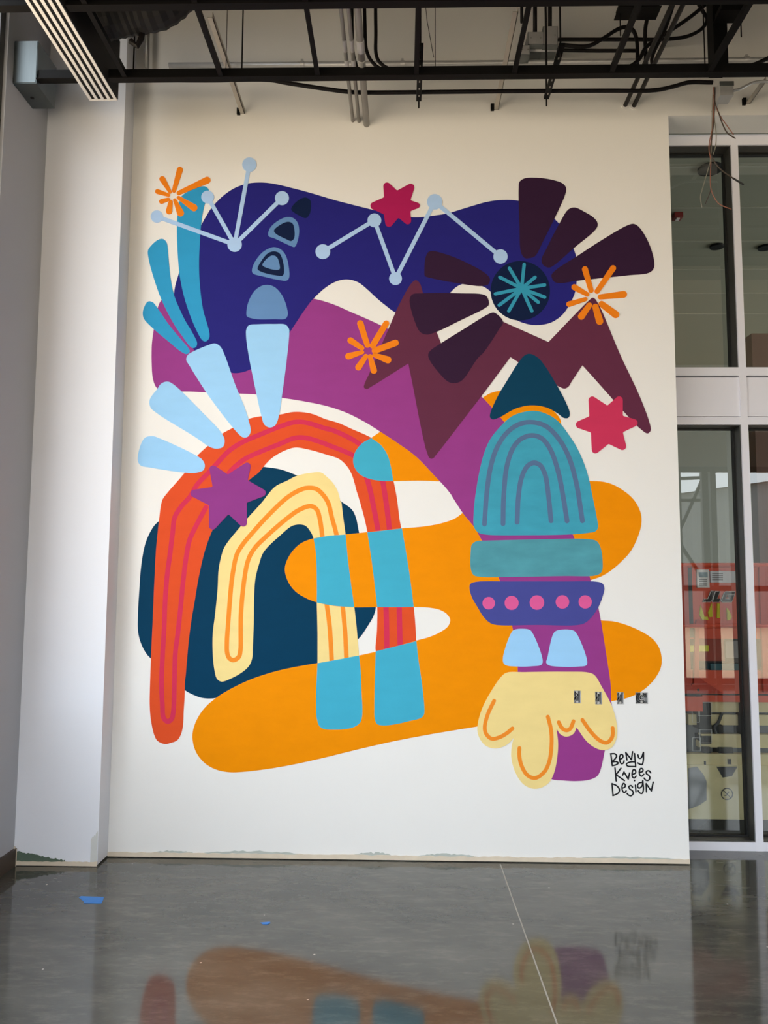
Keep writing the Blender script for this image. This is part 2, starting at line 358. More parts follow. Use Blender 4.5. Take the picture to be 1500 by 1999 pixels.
def stroke(P, wd, n=6, spline=True, caps=True):
    C = catmull(P, False, n) if spline and len(P) > 2 else P
    Lf, Rt = [], []; r = wd / 2
    for i, p in enumerate(C):
        d = (C[min(i + 1, len(C) - 1)] - C[max(i - 1, 0)]).normalized(); q = Vector((-d.y, d.x)) * r; Lf.append(p + q); Rt.append(p - q)
    out = list(Lf)
    def cap(c, frm):
        v0 = frm - c; return [c + Vector((v0.x * math.cos(t) + v0.y * math.sin(t), -v0.x * math.sin(t) + v0.y * math.cos(t))) for t in [math.pi * k / 8 for k in range(1, 8)]]
    if caps: out += cap(C[-1], Lf[-1])
    out += list(reversed(Rt))
    if caps: out += cap(C[0], Rt[0])
    return out
mural = thing('mural', (0, 0, .3), 'colourful abstract space mural with rocket, rainbows and stars painted on the white wall', 'mural')
def shape(name, poly, rank, m, parent=mural, label=None):
    poly = [p for i, p in enumerate(poly) if (p - poly[i - 1]).length > .02]
    y = -(.0010 + rank * .00018); W = [U(p.x, p.y, y) for p in poly]; N = len(W)
    tri = tessellate_polygon([[Vector((p.x, p.z, 0)) for p in W]])
    vs = W + [Vector((p.x, -.0002, p.z)) for p in W]; fs = []
    for t in tri:
        a, b, c = [W[i] for i in t]; nz = (b - a).cross(c - a).y
        q = tuple(t) if nz < 0 else tuple(reversed(t)); fs.append(q); fs.append(tuple(i + N for i in reversed(q)))
    ar = sum(W[i].x * W[(i + 1) % N].z - W[(i + 1) % N].x * W[i].z for i in range(N))
    for i in range(N):
        j = (i + 1) % N; q = (i, i + N, j + N, j); fs.append(q if ar > 0 else tuple(reversed(q)))
    return add(name, vs, fs, m, parent, label=label)
def S_(name, spec, rank, m, **k): return shape(name, outline(spec), rank, m, **k)
def T_(name, spec, wd, rank, m, **k): return shape(name, stroke([p[0] for p in pts(spec)], wd), rank, m, **k)
def disc(x, y, r, n=28): return [Vector((x + r * math.cos(2 * math.pi * k / n), y + r * math.sin(2 * math.pi * k / n))) for k in range(n)]
def at(t, x, y): o = ORG[t]; return Vector((o[0] + x / 4, o[1] + y / 4))

orange = paint('orange', (236, 141, 0)); yellow = paint('pale_yellow', (237, 213, 143)); lblue = paint('light_blue', (154, 204, 244)); mag = paint('magenta', (148, 60, 136))
petrol = paint('petrol', (3, 56, 86)); red = paint('red_orange', (217, 80, 40)); pink = paint('raspberry', (204, 50, 84)); sky = paint('sky_blue', (66, 169, 198))
navy = paint('navy', (39, 37, 122)); teal = paint('teal', (50, 153, 203)); steel = paint('steel_blue', (98, 138, 188)); pale = paint('pale_blue', (172, 204, 244))
crim = paint('crimson', (200, 54, 92)); dpur = paint('dark_plum', (52, 30, 56)); moun = paint('maroon', (97, 46, 70)); ink = paint('midnight', (18, 32, 66)); aster = paint('bright_teal', (54, 152, 184))
body = paint('rocket_teal', (64, 157, 182), .2); block = paint('dusty_teal', (80, 150, 164), .28); hull = paint('violet_blue', (70, 75, 148)); rosy = paint('rose_pink', (216, 92, 152)); slate = paint('slate_blue', (86, 112, 148))
amber = paint('amber_line', (238, 140, 44)); flor = paint('flower_orange', (238, 131, 28))

S_('petrol_hill', 'D 1020,1085* 1150,1105 1275,1150 1450,1230 H 265,75 350,140 380,200 405,318 450,500 520,800 535,905 520,965 475,1045 395,1155 250,1260 J 1350,560 900,690 635,752 540,750 480,730 405,690 260,570 140,445 G 100,1300 60,1220 38,1130 38,980 50,780 65,600 100,430 160,310 200,270 D 300,1430 560,1160 800,1100', 0, petrol)
S_('outer_rainbow', 'J 245,1110 190,1085 165,1040 140,930 130,820 132,640 140,430 G 155,1000 165,760 180,480 205,240 D 215,1400 230,1340 270,1285 400,1135 500,1000 580,925 690,830 780,780 900,712 1000,690 1130,680 1250,657 1320,658 1400,672 1500,712 E 150,715 250,745 350,790 500,858 580,920 630,1000 655,1080 675,1200 700,1330 722,1500 H 735,285 780,520 810,720 832,900 845,1040 852,1162 K 860,300 840,360 700,400 560,380 535,325 H 545,1080 547,900 530,750 505,550 470,315 440,180 388,0 E 390,1290 350,1150 310,1080 250,1025 150,990 0,948 D 1260,935 1150,975 1080,1020 1030,1070 980,1130 900,1195 G 700,200 620,340 570,470 540,580 510,720 480,900 450,1080 430,1250 410,1480 J 405,620 402,740 395,850 390,960 375,1030 345,1080 300,1100', 1, red)
S_('inner_rainbow', 'J 690,622 655,600 635,530 622,400 622,250 640,100 G 660,800 668,650 690,540 715,470 840,310 900,240 1000,130 1110,0 D 1200,1195 1280,1155 1400,1130 1470,1130 E 150,1160 200,1210 240,1280 262,1360 H 265,75 280,190 300,335 318,530 345,740 368,900 385,1050 395,1160 405,1278 K 405,400* 80,450* H 80,1100 75,865 75,700 68,480 50,367 G 1385,350 1340,302 1250,303 1150,380 1020,510 985,600 955,720 945,880 943,1050 935,1250 930,1340 905,1400 850,1450 J 760,600', 1, yellow)
T_('rainbow_stripe', 'G 570,160 490,310 440,420 415,550 395,700 370,950 J 350,240 330,400 322,650 315,850 300,915 270,935 238,905 228,800 222,650 228,450 240,250 250,0 G 265,700 285,550 310,350 325,240 380,150 440,85 D 500,1225 580,1140 650,1065 750,960 850,895 1000,830 1150,770 1260,737 1350,740 1500,785 E 200,800 350,870 450,935', 9.2, 2, pink)
T_('rainbow_stripe', 'D 750,1130 800,1080 880,1020 1000,965 1150,905 1260,861 1350,860 1500,905 E 150,910 280,960 380,1005', 9.2, 2, pink)
T_('rainbow_stripe', 'H 462,-120 490,-20 515,100 535,200 557,320', 10, 2, pink)
T_('rainbow_stripe', 'H 586,-110 602,-10 620,110 645,310', 10, 2, pink)
T_('rainbow_stripe', 'H 615,880 620,1050 622,1260', 10.3, 2, pink); T_('rainbow_stripe', 'H 718,880 722,1050 727,1230', 10.3, 2, pink)
T_('rainbow_stripe', 'H 236,365 215,280 192,200 E 165,1370 120,1300 70,1258 0,1250 G 1300,28 1200,88 1050,230 950,340 850,460 810,530 775,700 755,900 740,1100 J 733,300 735,400 752,440 785,455 825,430 838,380 840,200 G 842,1000 865,750 900,570 950,480 1050,380 1200,250 1300,180 1390,152 H 75,140 100,220 120,365', 8.8, 2, amber)
T_('rainbow_stripe', 'H 150,860 175,1050 192,1330', 8.8, 2, amber); T_('rainbow_stripe', 'H 276,880 295,1080 307,1310', 8.8, 2, amber)
S_('orange_cloud', 'G 1405,405 1300,450 1220,540 1185,640 1210,740 1270,820 1350,870 1440,905 H 200,890 370,902 545,900 830,900 950,905 1030,920 1090,955 1117,1000 1100,1050 1040,1095 950,1135 852,1162 700,1205 538,1248 405,1278 240,1310 80,1338 J 1230,515 1050,560 850,635 640,755 540,850 480,960 463,1060 490,1170 560,1260 650,1310 750,1330 850,1328 1050,1305 1250,1270 1500,1215 K 300,1115 600,1045 900,985 1330,913* L 400,800 900,710 1080,675 1200,650 1300,605 1400,520 1460,420 1470,350 1450,260 1400,190 1300,125 1180,75 1090,52 1000,45* 900,20* I 820,560* 930,525* 1000,500 1080,450 1160,380 1230,300 1280,200 1308,110 F 1312,1365 1297,1300 1250,1220 1170,1150 1080,1100 1000,1080 905,1075* 500,1050* H 1300,100* 1215,165* 1150,210 1050,245 900,272 740,285 470,315 300,333 180,345', 3, orange)
S_('orange_cloud', 'E 500,858* 535,835 575,808* 640,800* 900,950* 1090,1199* 1025,1198 900,1193 670,1197* 560,1000', 3, orange)
S_('orange_cloud', 'F 75,422* 130,390 200,372 300,370 450,400 560,460 640,545 672,585 682,625 600,660 400,660 250,660* 100,520*', 3, orange)
S_('sky_blue_patch', 'E 500,860* 580,920 630,1000 655,1090 672,1196* 580,1195 490,1180 420,1150 375,1100 358,1040 375,970 425,905', 5, sky)
S_('sky_blue_patch', 'H 470,317* 740,286* 780,520 810,720 832,899* 690,901 546,900* 530,750 505,550', 5, sky)
S_('sky_blue_patch', 'H 50,365* 160,345 300,334* 318,530 345,740 368,901* 240,893 150,880 75,865* 75,700 68,480', 5, sky)
S_('sky_blue_patch', 'K 535,326* 700,285 853,246* 870,400 890,530 915,760 912,820 890,845 800,870 700,893 600,905 545,893 528,850 525,750 530,500', 5, sky)
S_('sky_blue_patch', 'K 80,419* 240,390 405,358* 418,480 425,650 430,820 415,880 370,915 300,933 200,938 130,932 95,910 75,850 70,750 72,600', 5, sky)
S_('magenta_band', 'A 150,1490 160,1420 190,1250 225,1180 320,1150 600,1100 1000,1120 B 50,1172 200,1215 350,1280 500,1345 630,1408 800,1500 E 1080,290 1360,535 1440,620 F 230,605 380,800 480,1000 600,1250 775,1495 I 790,210 905,500 930,600 975,750 1000,880 1030,1070 1050,1200 1070,1340 1075,1470 L 1078,700 1060,900 1025,1060 1005,1160 985,1230 960,1265 900,1290 800,1300 700,1295 610,1285 450,1200 400,800 I 345,1300 345,1215 325,1020 300,880 250,670 200,520 130,350 40,175 H 1300,270 1215,165 1110,0 E 1215,1440 1100,1270 1000,1160 850,1005 700,895 570,810 450,735 300,660 150,610 0,578 D 1155,545 960,520 830,513 570,503 450,497 370,497 260,505 185,470 155,400 145,280 145,150', 6, mag)
S_('night_sky', 'A 320,1125 360,965 420,800 530,600 600,480 640,430 720,355 800,305 900,272 1010,265 1100,275 1250,310 1400,350 B 200,398 480,470 700,520 820,535 900,534 1000,522 1100,505 1200,475 1350,430 C 100,297 200,282 350,287 500,340 635,432 720,540 780,662 800,720 812,820 805,915 790,1010 730,1130 680,1190 600,1240 500,1258 420,1250 330,1215 200,1100 B 1430,1115 1370,1075 1290,1062 1215,1057 1165,1080 1120,1122 1050,1200 950,1270 800,1310 690,1280 600,1215 540,1165 470,1100 400,1045 320,1022 240,1032 150,1080 50,1170 A 1340,1260 1260,1380 1220,1440 D 1150,120 1050,240 915,325 850,348 775,352 600,280 470,165 A 380,1350 330,1230', 7, navy)
S_('teal_ray', 'A 75,1290 85,1240 115,1195 150,1198 190,1245 280,1375 D 370,85 430,155 443,185 420,205 380,190 280,110 150,0 A 85,1330', 9, teal)
S_('teal_ray', 'A 115,800 130,770 190,715 230,705 260,730 272,800 280,900 300,1060 325,1160 400,1330 470,1450 D 500,120 490,150 465,158 440,140 380,60 A 330,1390 230,1200 170,1040 125,880', 9, teal)
S_('teal_ray', 'A 345,530 355,440 380,370 480,315 560,295 590,320 585,360 555,450 535,560 520,750 515,900 520,1050 545,1250 597,1470 D 570,105 545,100 500,30 A 420,1230 370,1030 350,850 342,650', 9, teal)
S_('light_blue_ray', 'D 90,860 150,845 200,860 480,990 540,1030 560,1070 550,1110 500,1130 400,1130 130,1090 60,1075 37,1040 45,960', 9, lblue)
S_('light_blue_ray', 'D 190,475 220,435 270,420 320,445 560,680 690,820 715,880 700,930 650,943 600,930 480,850 190,670 135,620 130,560', 9, lblue)
S_('light_blue_ray', 'D 450,195 600,130 640,122 680,145 710,200 800,450 870,620 910,750 918,810 895,850 860,855 825,830 600,545 440,295 415,250 425,215', 9, lblue)
S_('light_blue_ray', 'A 885,1410 905,1380 980,1372 1100,1370 1190,1375 1218,1410 D 1220,40 1200,250 1170,480 1130,720 1105,765 1065,778 1025,755 1000,680 960,500 900,200 882,60', 9, lblue)
S_('steel_blue_dome', 'A 890,1310 885,1290 900,1200 950,1110 1010,1070 1060,1065 1110,1085 1160,1140 1195,1220 1207,1300 1190,1328 1100,1332 950,1330', 9, steel)
o_ = S_('pebble', 'A 930,965 935,920 990,830 1050,785 1100,770 1150,785 1190,830 1215,920 1218,1010 1200,1030 1150,1028 1000,995 945,980', 9, steel)
S_('pebble_ring', 'A 972,940 1000,880 1050,820 1095,803 1140,815 1165,860 1180,960 1170,990 1130,992 1000,962', 10, ink, parent=o_)
S_('pebble_core', 'A 1010,910 1040,865 1085,835 1120,845 1140,890 1145,940 1120,948 1040,930', 11, steel, parent=o_)
o_ = S_('pebble', 'A 1055,665 1070,620 1130,565 1200,535 1250,542 1285,580 1297,640 1285,720 1262,768 1230,760 1100,700 1060,685', 9, steel)
S_('pebble_core', 'A 1100,640 1150,595 1210,572 1245,585 1260,630 1258,700 1235,722 1190,705 1115,665', 10, ink, parent=o_)
S_('pebble', 'A 1235,470 1260,430 1310,392 1350,382 1385,405 1390,450 1380,510 1350,543 1320,535 1240,485', 9, ink)
# mountains
S_('mountain_range', 'E 443,465 447,440 490,345 B 640,1395 720,1215 820,1045 850,1028 880,1052 905,1130 1010,1430* E 1045,120* 1100,90* C 230,1232* 585,1390* 905,1062 930,1045 955,1060 1150,1500 F 1300,420 1380,640 1384,680 1365,703 1335,695 850,172* 765,300 740,340 712,354 685,347 650,330* 450,300* 350,148* 288,108* 60,415* E 1005,995 985,1018 965,1022 945,1000 790,278* 500,460 465,478', 8, moun)
for sp in ('C 352,190 358,140 400,112 500,108 620,125 700,155 723,190 715,240 630,430 550,590 480,720 440,735 400,735 370,690 358,480 352,300',
           'C 740,355 790,340 860,370 950,430 970,475 950,515 780,660 630,790 590,810 545,790 530,750 570,660 670,465',
           'C 1200,480 1250,468 1290,490 1370,620 1412,770 1405,820 1370,850 1200,870 810,912 680,930 630,920 608,870 640,830 800,725 1000,595',
           'B 915,960 925,850 945,810 980,800 1050,815 1200,870 1400,980 1428,1020 1415,1060 1370,1073 1200,1055 960,1010 920,995',
           'B 800,1180 820,1140 900,1130 1200,1130 1390,1145 1415,1180 1418,1220 1390,1245 1200,1340 1000,1435 930,1453 880,1430 840,1350 805,1230',
           'E 945,210 960,180 1045,120 1230,5 B 1400,1300 1450,1280 C 170,1165 220,1210 230,1240 200,1290 80,1470 E 1330,240 1210,410 1150,432 1100,420 1020,340 955,250'):
    S_('plum_ray', sp, 10, dpur)
sun = shape('sun_disc', disc(*at('C', 365, 990), 58, 48), 11, ink)
for kk, (x, y) in enumerate(((395, 785), (280, 815), (205, 885), (170, 1015), (200, 1103), (275, 1148), (455, 1148), (505, 1080), (555, 1040), (555, 945), (480, 885))):
    shape('sun_spoke', stroke([at('C', 375, 972), at('C', x, y)], 6.6), 12 + kk * .25, aster, parent=sun)
# constellations
c1 = thing('constellation', U(460, 474, 0), parent=mural); c2 = thing('constellation', U(800, 460, 0), parent=mural)
ctr = at('A', 793, 750)
for (x, y, r) in ((185, 530, 12), (582, 378, 12.5), (908, 125, 14), (1163, 387, 13.7)):
    shape('line', stroke([ctr, at('A', x, y)], 8), 13, pale, parent=c1); shape('dot', disc(*at('A', x, y), r), 14, pale, parent=c1)
shape('dot', disc(*ctr, 14.2), 14, pale, parent=c1)
cp = [at('B', 122, 805), at('B', 525, 560), at('B', 690, 1015), at('B', 996, 415), at('C', 210, 723)]
for i in range(5):
    if i < 4: shape('line', stroke([cp[i], cp[i + 1]], 8), 13, pale, parent=c2)
    shape('dot', disc(*cp[i], (14.5, 13.5, 12.6, 15, 14)[i]), 14, pale, parent=c2)
def star(t, tips, vals, m):
    P = []; rd = []
    for i in range(6): P += [at(t, *tips[i]), at(t, *vals[i])]; rd += [7.2, 3]
    cen = sum(P, Vector((0, 0))) / 12
    P = [cen + (p - cen) * (1.15 if i % 2 == 0 else 1) for i, p in enumerate(P)]
    shape('star', fillet(P, rd), 15, m)
star('B', [(605, 250), (838, 268), (893, 442), (803, 603), (632, 622), (485, 445)], [(702, 328), (806, 403), (806, 487), (713, 538), (598, 512), (600, 380)], paint('shaded_crimson', (172, 32, 90)))  # first star hangs in dimmer light, its shade put into the crimson
star('F', [(915, 420), (1150, 412), (1297, 617), (1185, 828), (942, 856), (788, 637)], [(1045, 487), (1166, 567), (1165, 695), (1055, 785), (917, 697), (905, 570)], crim)
star('D', [(605, 1075), (908, 1055), (1032, 1295), (870, 1552), (612, 1578), (430, 1280)], [(740, 1145), (895, 1190), (888, 1365), (745, 1455), (592, 1385), (622, 1243)], paint('violet_purple', (140, 58, 134)))
for t, L_ in (('A', ((365, 165, 22, 318, 328, 12), (578, 246, 25, 355, 346, 12), (228, 238, 22, 288, 338, 10), (190, 335, 18, 275, 362, 10), (220, 413, 17, 275, 395, 10), (280, 488, 23, 293, 415, 12), (370, 503, 26, 325, 402, 10), (475, 462, 26, 355, 383, 11))),
              ('E', ((415, -35, 24, 470, 135, 16), (617, -35, 22, 512, 138, 18), (338, 98, 23, 428, 158, 14), (690, 117, 24, 528, 178, 18), (322, 222, 24, 430, 190, 12), (630, 250, 26, 525, 212, 13), (400, 308, 24, 458, 222, 14), (520, 333, 24, 492, 224, 14))),
              ('C', ((870, 822, 22, 918, 987, 15), (1090, 814, 22, 965, 994, 15), (787, 962, 22, 888, 1018, 13), (1173, 1018, 25, 990, 1038, 15), (745, 1095, 20, 875, 1055, 12), (1110, 1175, 27, 1000, 1093, 18), (842, 1190, 25, 905, 1103, 16), (985, 1228, 27, 952, 1115, 18)))):
    xs = [at(t, q[3], q[4]) for q in L_]; c_ = sum(xs, Vector((0, 0))) / len(xs)
    fl = thing('flower', U(c_.x, c_.y, 0), parent=mural)
    for (x1, y1, r1, x2, y2, r2) in L_:
        p, q = at(t, x1, y1), at(t, x2, y2); shape('petal', capsule(p.x, p.y, r1 / 3.75, q.x, q.y, r2 / 3.0), 15, flor, parent=fl)
# rocket
S_('rocket_nose', 'F 435,82 395,98 350,150 250,310 190,410 132,540 128,578 150,595 200,580 330,510 450,485 570,502 660,550 705,583 740,582 752,550 720,460 640,310 560,180 500,110', 11, paint('deep_petrol', (12, 62, 90)))
rb = S_('rocket_body', 'F 0,1330 15,1180 50,980 85,850 130,750 200,660 300,570 400,535 480,528 560,548 650,600 740,710 820,840 890,1020 930,1200 960,1350 972,1440 950,1470 900,1480 780,1492 400,1500 100,1495 40,1480 5,1440', 10, body)
for sp in ('F 85,1412 100,1200 130,980 180,820 260,700 350,635 450,617 560,645 660,740 740,880 800,1080 850,1387', 'F 230,1410 235,1200 260,960 310,815 370,748 455,720 535,745 600,830 660,1000 700,1200 730,1388', 'F 340,1398 350,1200 375,1050 420,960 470,934 520,953 560,1030 580,1150 605,1387'):
    T_('arch_line', sp, 9.3, 12, slate, parent=rb)
S_('rocket_band', 'I -22,300 -15,255 20,227 100,222 500,212 900,210 960,225 990,270 1008,380 1000,465 960,492 700,498 300,505 60,505 0,490 -22,440', 10, block)
hb = S_('rocket_hull', 'I -32,590 -25,560 20,543 300,540 700,540 960,542 1005,555 1022,590 1012,645 975,740 930,810 870,865 800,882 500,880 180,880 130,865 80,820 30,740 -15,660', 10, hull)
for (x, y, r) in ((118, 710, 12.2), (297, 708, 13.7), (495, 705, 14.2), (694, 700, 13.2), (872, 700, 13)): shape('porthole', disc(*at('I', x, y), r), 12, rosy, parent=hb)
S_('rocket_window', 'L 298,135 325,115 430,115 452,130 540,355 530,390 460,402 350,405 245,390 228,355', 10, lblue)
S_('rocket_window', 'L 625,145 655,122 770,120 800,140 888,365 880,395 820,405 700,407 590,395 568,375 578,330', 10, lblue)
fb = S_('rocket_flame', 'L 220,480 260,452 400,448 700,445 900,452 945,472 1000,560 1070,690 1105,790 1122,890 1115,970 1080,1035 1020,1058 950,1040 880,985 805,880* 780,930 725,952 680,935 648,892* 660,1000 655,1100 630,1230 590,1310 530,1350 460,1358 390,1325 330,1240 295,1120 298,1030 315,960* 260,1015 170,1045 90,1020 40,950 30,880 60,750 130,610', 11, yellow)
for sp in ('L 160,672 110,780 87,880 98,930 140,968 200,958 260,925 303,888', 'L 580,797 605,900 608,1030 590,1150 550,1230 480,1276 420,1253 375,1180 357,1100 358,1042', 'L 665,840 690,885 725,903 755,890 780,832', 'L 850,822 920,920 990,985 1040,1000 1075,970 1088,930 1086,885'):
    T_('flame_line', sp, 7.6, 13, amber, parent=fb)
# hand lettered signature
sg = thing('signature', U(1232, 1510, 0), parent=mural); sg['label'] = 'hand-lettered black signature'
black = paint('black', (32, 32, 36))
LET = [['770,1033 790,1192', '768,1033 825,1034 848,1060 830,1095 796,1132', '796,1140 845,1138 868,1155 845,1177 790,1192'],
       ['888,1108 928,1085 930,1052 905,1042 887,1078 892,1132 912,1166 938,1155 947,1128'], ['985,1116 970,1016', '970,1016 1045,1112', '1045,1112 1060,1005'],
       ['1086,1030 1102,1208', '1096,1140 1025,1143 978,1170 995,1196 1100,1203'], ['1132,1048 1146,1090 1174,1088 1204,1015', '1206,1015 1202,1130 1185,1176 1160,1172 1130,1155'],
       ['826,1222 842,1395', '905,1225 840,1312', '840,1312 952,1390'], ['928,1318 946,1275', '946,1275 1002,1370', '1002,1370 1020,1290'],
       ['1058,1308 1100,1287 1096,1252 1072,1245 1056,1280 1057,1335 1080,1356 1108,1330'], ['1152,1282 1195,1266 1195,1236 1172,1227 1151,1262 1156,1312 1180,1331 1210,1306'],
       ['1302,1287 1280,1260 1247,1266 1243,1295 1275,1320 1291,1350 1272,1386 1240,1386 1213,1358'], ['786,1430 800,1590', '786,1430 850,1460 885,1510 870,1555 798,1590'],
       ['922,1492 960,1472 960,1442 940,1427 921,1462 926,1522 950,1550 975,1526'], ['1060,1477 1040,1456 1011,1470 1022,1500 1058,1525 1070,1560 1040,1592 1005,1582 985,1560'],
       ['1098,1450 1105,1540', '1086,1388 1088,1392'], ['1195,1412 1150,1422 1125,1460 1147,1490 1185,1462 1196,1390', '1196,1390 1203,1520 1186,1560 1160,1556 1135,1525'],
       ['1245,1540 1240,1430', '1240,1430 1310,1527', '1310,1527 1335,1410']]
for Lr in LET:
    vs = []; fs = []
    for i, sp in enumerate(Lr):
        P = [p[0] for p in pts('S ' + sp)]; P = catmull(P, False, 6) if len(P) > 2 else P; k = len(vs); n = len(P)
        poly = stroke(P, 2.9, spline=False); W = [U(p.x, p.y, -.0016 - .0002 * i) for p in poly]; vs += W; N = len(W)
        # ribbon along the pen stroke with rounded ends
        for j in range(n - 1): fs.append((k + j, k + j + 1, k + 2 * n + 5 - j, k + 2 * n + 6 - j))
        fs.append(tuple(k + q for q in range(n - 1, n + 8))); fs.append(tuple(k + q for q in range(2 * n + 6, N)) + (k,))
    add('letter', vs, fs, black, sg)

# ------------------------------------------------------------------ electrical boxes let into the wall
cut = MB()
for (x0, x1, z0, z1) in EB: cut.box((x0, -.05, z0), (x1, .07, z1))
cutter = cut.build('cutter', M_galv)
bpy.context.view_layer.update()
for o in [fb] + [q for q in mural.children if q.name in ('orange_cloud', 'magenta_band')]:
    md = o.modifiers.new('cut', 'BOOLEAN'); md.operation = 'DIFFERENCE'; md.solver = 'EXACT'; md.object = cutter
    dg = bpy.context.evaluated_depsgraph_get(); me = bpy.data.meshes.new_from_object(o.evaluated_get(dg)); o.modifiers.clear(); o.data = me
bpy.data.objects.remove(cutter)
wire_w = mat('white_wire', (205, 203, 198), .5); wire_k = mat('black_wire', (24, 24, 26), .5); scr = mat('screw_steel', (170, 170, 168), .3, .8)
lab = ['open switch box in the yellow flame, leftmost of the row of four', 'open switch box at the right rim of the yellow flame, second of four', 'open switch box cut through the orange lobe edge, third of four', 'wide open box with a coil of wires, rightmost of the four']
for i, (x0, x1, z0, z1) in enumerate(EB):
    t = thing('electrical_box', ((x0 + x1) / 2, .0, z0), lab[i], 'electrical box', 'electrical boxes under the mural')
    e = .002; h = MB(); yf, yb = .003, .060; g = .0015
    h.box((x0 + g, yb - e, z0 + g), (x1 - g, yb, z1 - g)); h.box((x0 + g, yf, z0 + g), (x0 + g + e, yb, z1 - g)); h.box((x1 - g - e, yf, z0 + g), (x1 - g, yb, z1 - g)); h.box((x0 + g, yf, z0 + g), (x1 - g, yb, z0 + g + e)); h.box((x0 + g, yf, z1 - g - e), (x1 - g, yb, z1 - g))
    h.build('housing', M_galv, t); xc, zc = (x0 + x1) / 2, (z0 + z1) / 2; hw, hh = (x1 - x0) / 2, (z1 - z0) / 2
    for sg_ in (-1, 1):
        box('mounting_ear', (xc - .007, .004, zc + sg_ * (hh - .010) - .006), (xc + .007, .010, zc + sg_ * (hh - .010) + .006), scr, t)
    if i < 3:
        for k, (m_, q) in enumerate(((wire_k, -.4), (wire_w, .1), (M_galvd, .5))):
            P = [Vector((xc + q * hw, .055, zc - hh * .7)), Vector((xc + q * hw * .5, .03, zc - hh * .1)), Vector((xc - q * hw * .9, .02, zc + hh * (.2 + .15 * i))), Vector((xc + q * hw * .4, .04, zc + hh * .6))]
            MB().tube(catmull(P, False, 5), .0035, 6).build('wire', m_, t)
    else:
        for k in range(5):
            r = hw * (.82 - .13 * k); P = [Vector((xc + r * math.cos(u) * .95 + .003 * k, .012 + .007 * k + .003 * math.sin(2 * u), zc + min(r, hh * .88) * math.sin(u))) for u in [2 * math.pi * j / 22 for j in range(20)]]
            MB().tube(P, .0034, 6).build('wire', (wire_k, M_galvd, wire_k, wire_w, wire_k)[k], t)

# ------------------------------------------------------------------ open ceiling grid
gr = thing('ceiling_grid', (0, (YBM + YBM2) / 2, ZG), 'black open suspended ceiling grid running across the top of the mural wall', 'ceiling grid')
tb = mat('grid_bottom_flange', (16, 14, 14), .6, spec=.12)  # slightly lighter than the beams, light from below put into the colour
zd = ZG - .02; e0, e1 = UZ(174, 195, zd), UZ(228, 194, zd)
def tee_x(y, x0=e1.x + .012, x1=XE):
    o = MB().box((x0, y - .011, ZG), (x1, y + .011, ZG + .060)).build('main_beam', M_black, gr)
    MB().box((x0, y - .026, ZG - .006), (x1, y + .026, ZG)).build('flange', tb, o)
tee_x(YBM); tee_x(YBM2); tee_x(YBM, XL, e0.x - .004); tee_x(YBM2, XL, e0.x - .004)
for px in (246.5, 433, 621, 813, 1003.5, 1193, 1384):
    x = U(px, 150, YBM).x
    o = MB().box((x - .007, YSOF + .001, ZG + .004), (x + .007, YBM - .012, ZG + .046)).build('cross_tee', M_black, gr)
    MB().box((x - .0145, YSOF + .001, ZG - .002), (x + .0145, YBM - .026, ZG + .004)).build('flange', tb, o)
for (px, y0, y1, r, Y) in ((260, 55, 150, .005, -.55), (472, -60, 145, .005, YBM), (441, -60, 142, .0025, YBM), (850, -60, 143, .0025, YBM), (1068, -60, 140, .005, YBM), (1095, -60, 82, .005, -.3), (1212, -60, 70, .004, -.5), (1448, -60, 72, .004, -.5), (1377, -60, 130, .004, -.4), (1413, -60, 130, .004, -.4)):
    p = U(px, y1, Y); zt = ZTOP; o = MB().tube([(p.x, Y, p.z), (p.x, Y, zt)], r, 6).build('hanger_rod', M_black2, gr)
# leaning tie wire
MB().tube([U(847, 112, YBM), U(834, 40, YBM - .05), U(826, -40, YBM - .1)], .002, 6).build('tie_wire', wire_k, gr)

# ------------------------------------------------------------------ conduits
def pipe(name, P, r, m, label, Y=None, group=None, cat='conduit', sp=True, n=8):
    Q = [U(p[0], p[1], Y) for p in P] if Y is not None else [Vector(p) for p in P]
    if sp and len(Q) > 2: Q = catmull(Q, False, 6)
    t = thing(name, Q[0], label, cat, group); MB().tube(Q, r, n).build('pipe', m, t, smooth=True); return t
G1 = 'conduits above the ceiling grid'
t = pipe('conduit', [(330, 128), (900, 124), (1500, 117), (1800, 114)], .019, M_galv, 'long galvanised conduit running level along the wall behind the grid', -.05, G1, sp=False, n=12)
for (px, py) in ((590, 126), (786, 125), (1458, 117)):
    p = U(px, py, -.05); MB().tube([(p.x - .014, -.05, p.z), (p.x + .014, -.05, p.z)], .023, 12).build('coupling', M_galv, t)
    MB().box((p.x - .008, -.06, p.z + .02), (p.x + .008, -.001, p.z + .036)).build('clamp', M_galv, t)
for (px, py, r, lb) in ((689, 236, .012, 'leftmost'), (701, 237, .012, 'middle'), (716, 243, .021, 'thickest, rightmost')):
    p = U(px, py, 0); t = pipe('conduit', [(p.x, .0, p.z), (p.x, -2.4, p.z)], r, mat('grey_conduit', (150, 148, 145), .4, .5), 'grey conduit entering the wall above the red star, %s of three' % lb, None, G1, sp=False, n=12)
    q = UZ(px, 88, p.z); MB().tube([(p.x, q.y - .05, p.z), (p.x, q.y + .05, p.z)], r * 1.16, 12).build('coupling', M_galv, t)
    q = UZ(px, 122, p.z); MB().tube([(p.x, q.y - .03, p.z), (p.x, q.y + .03, p.z)], r * 1.16, 12).build('coupling', M_galv, t)
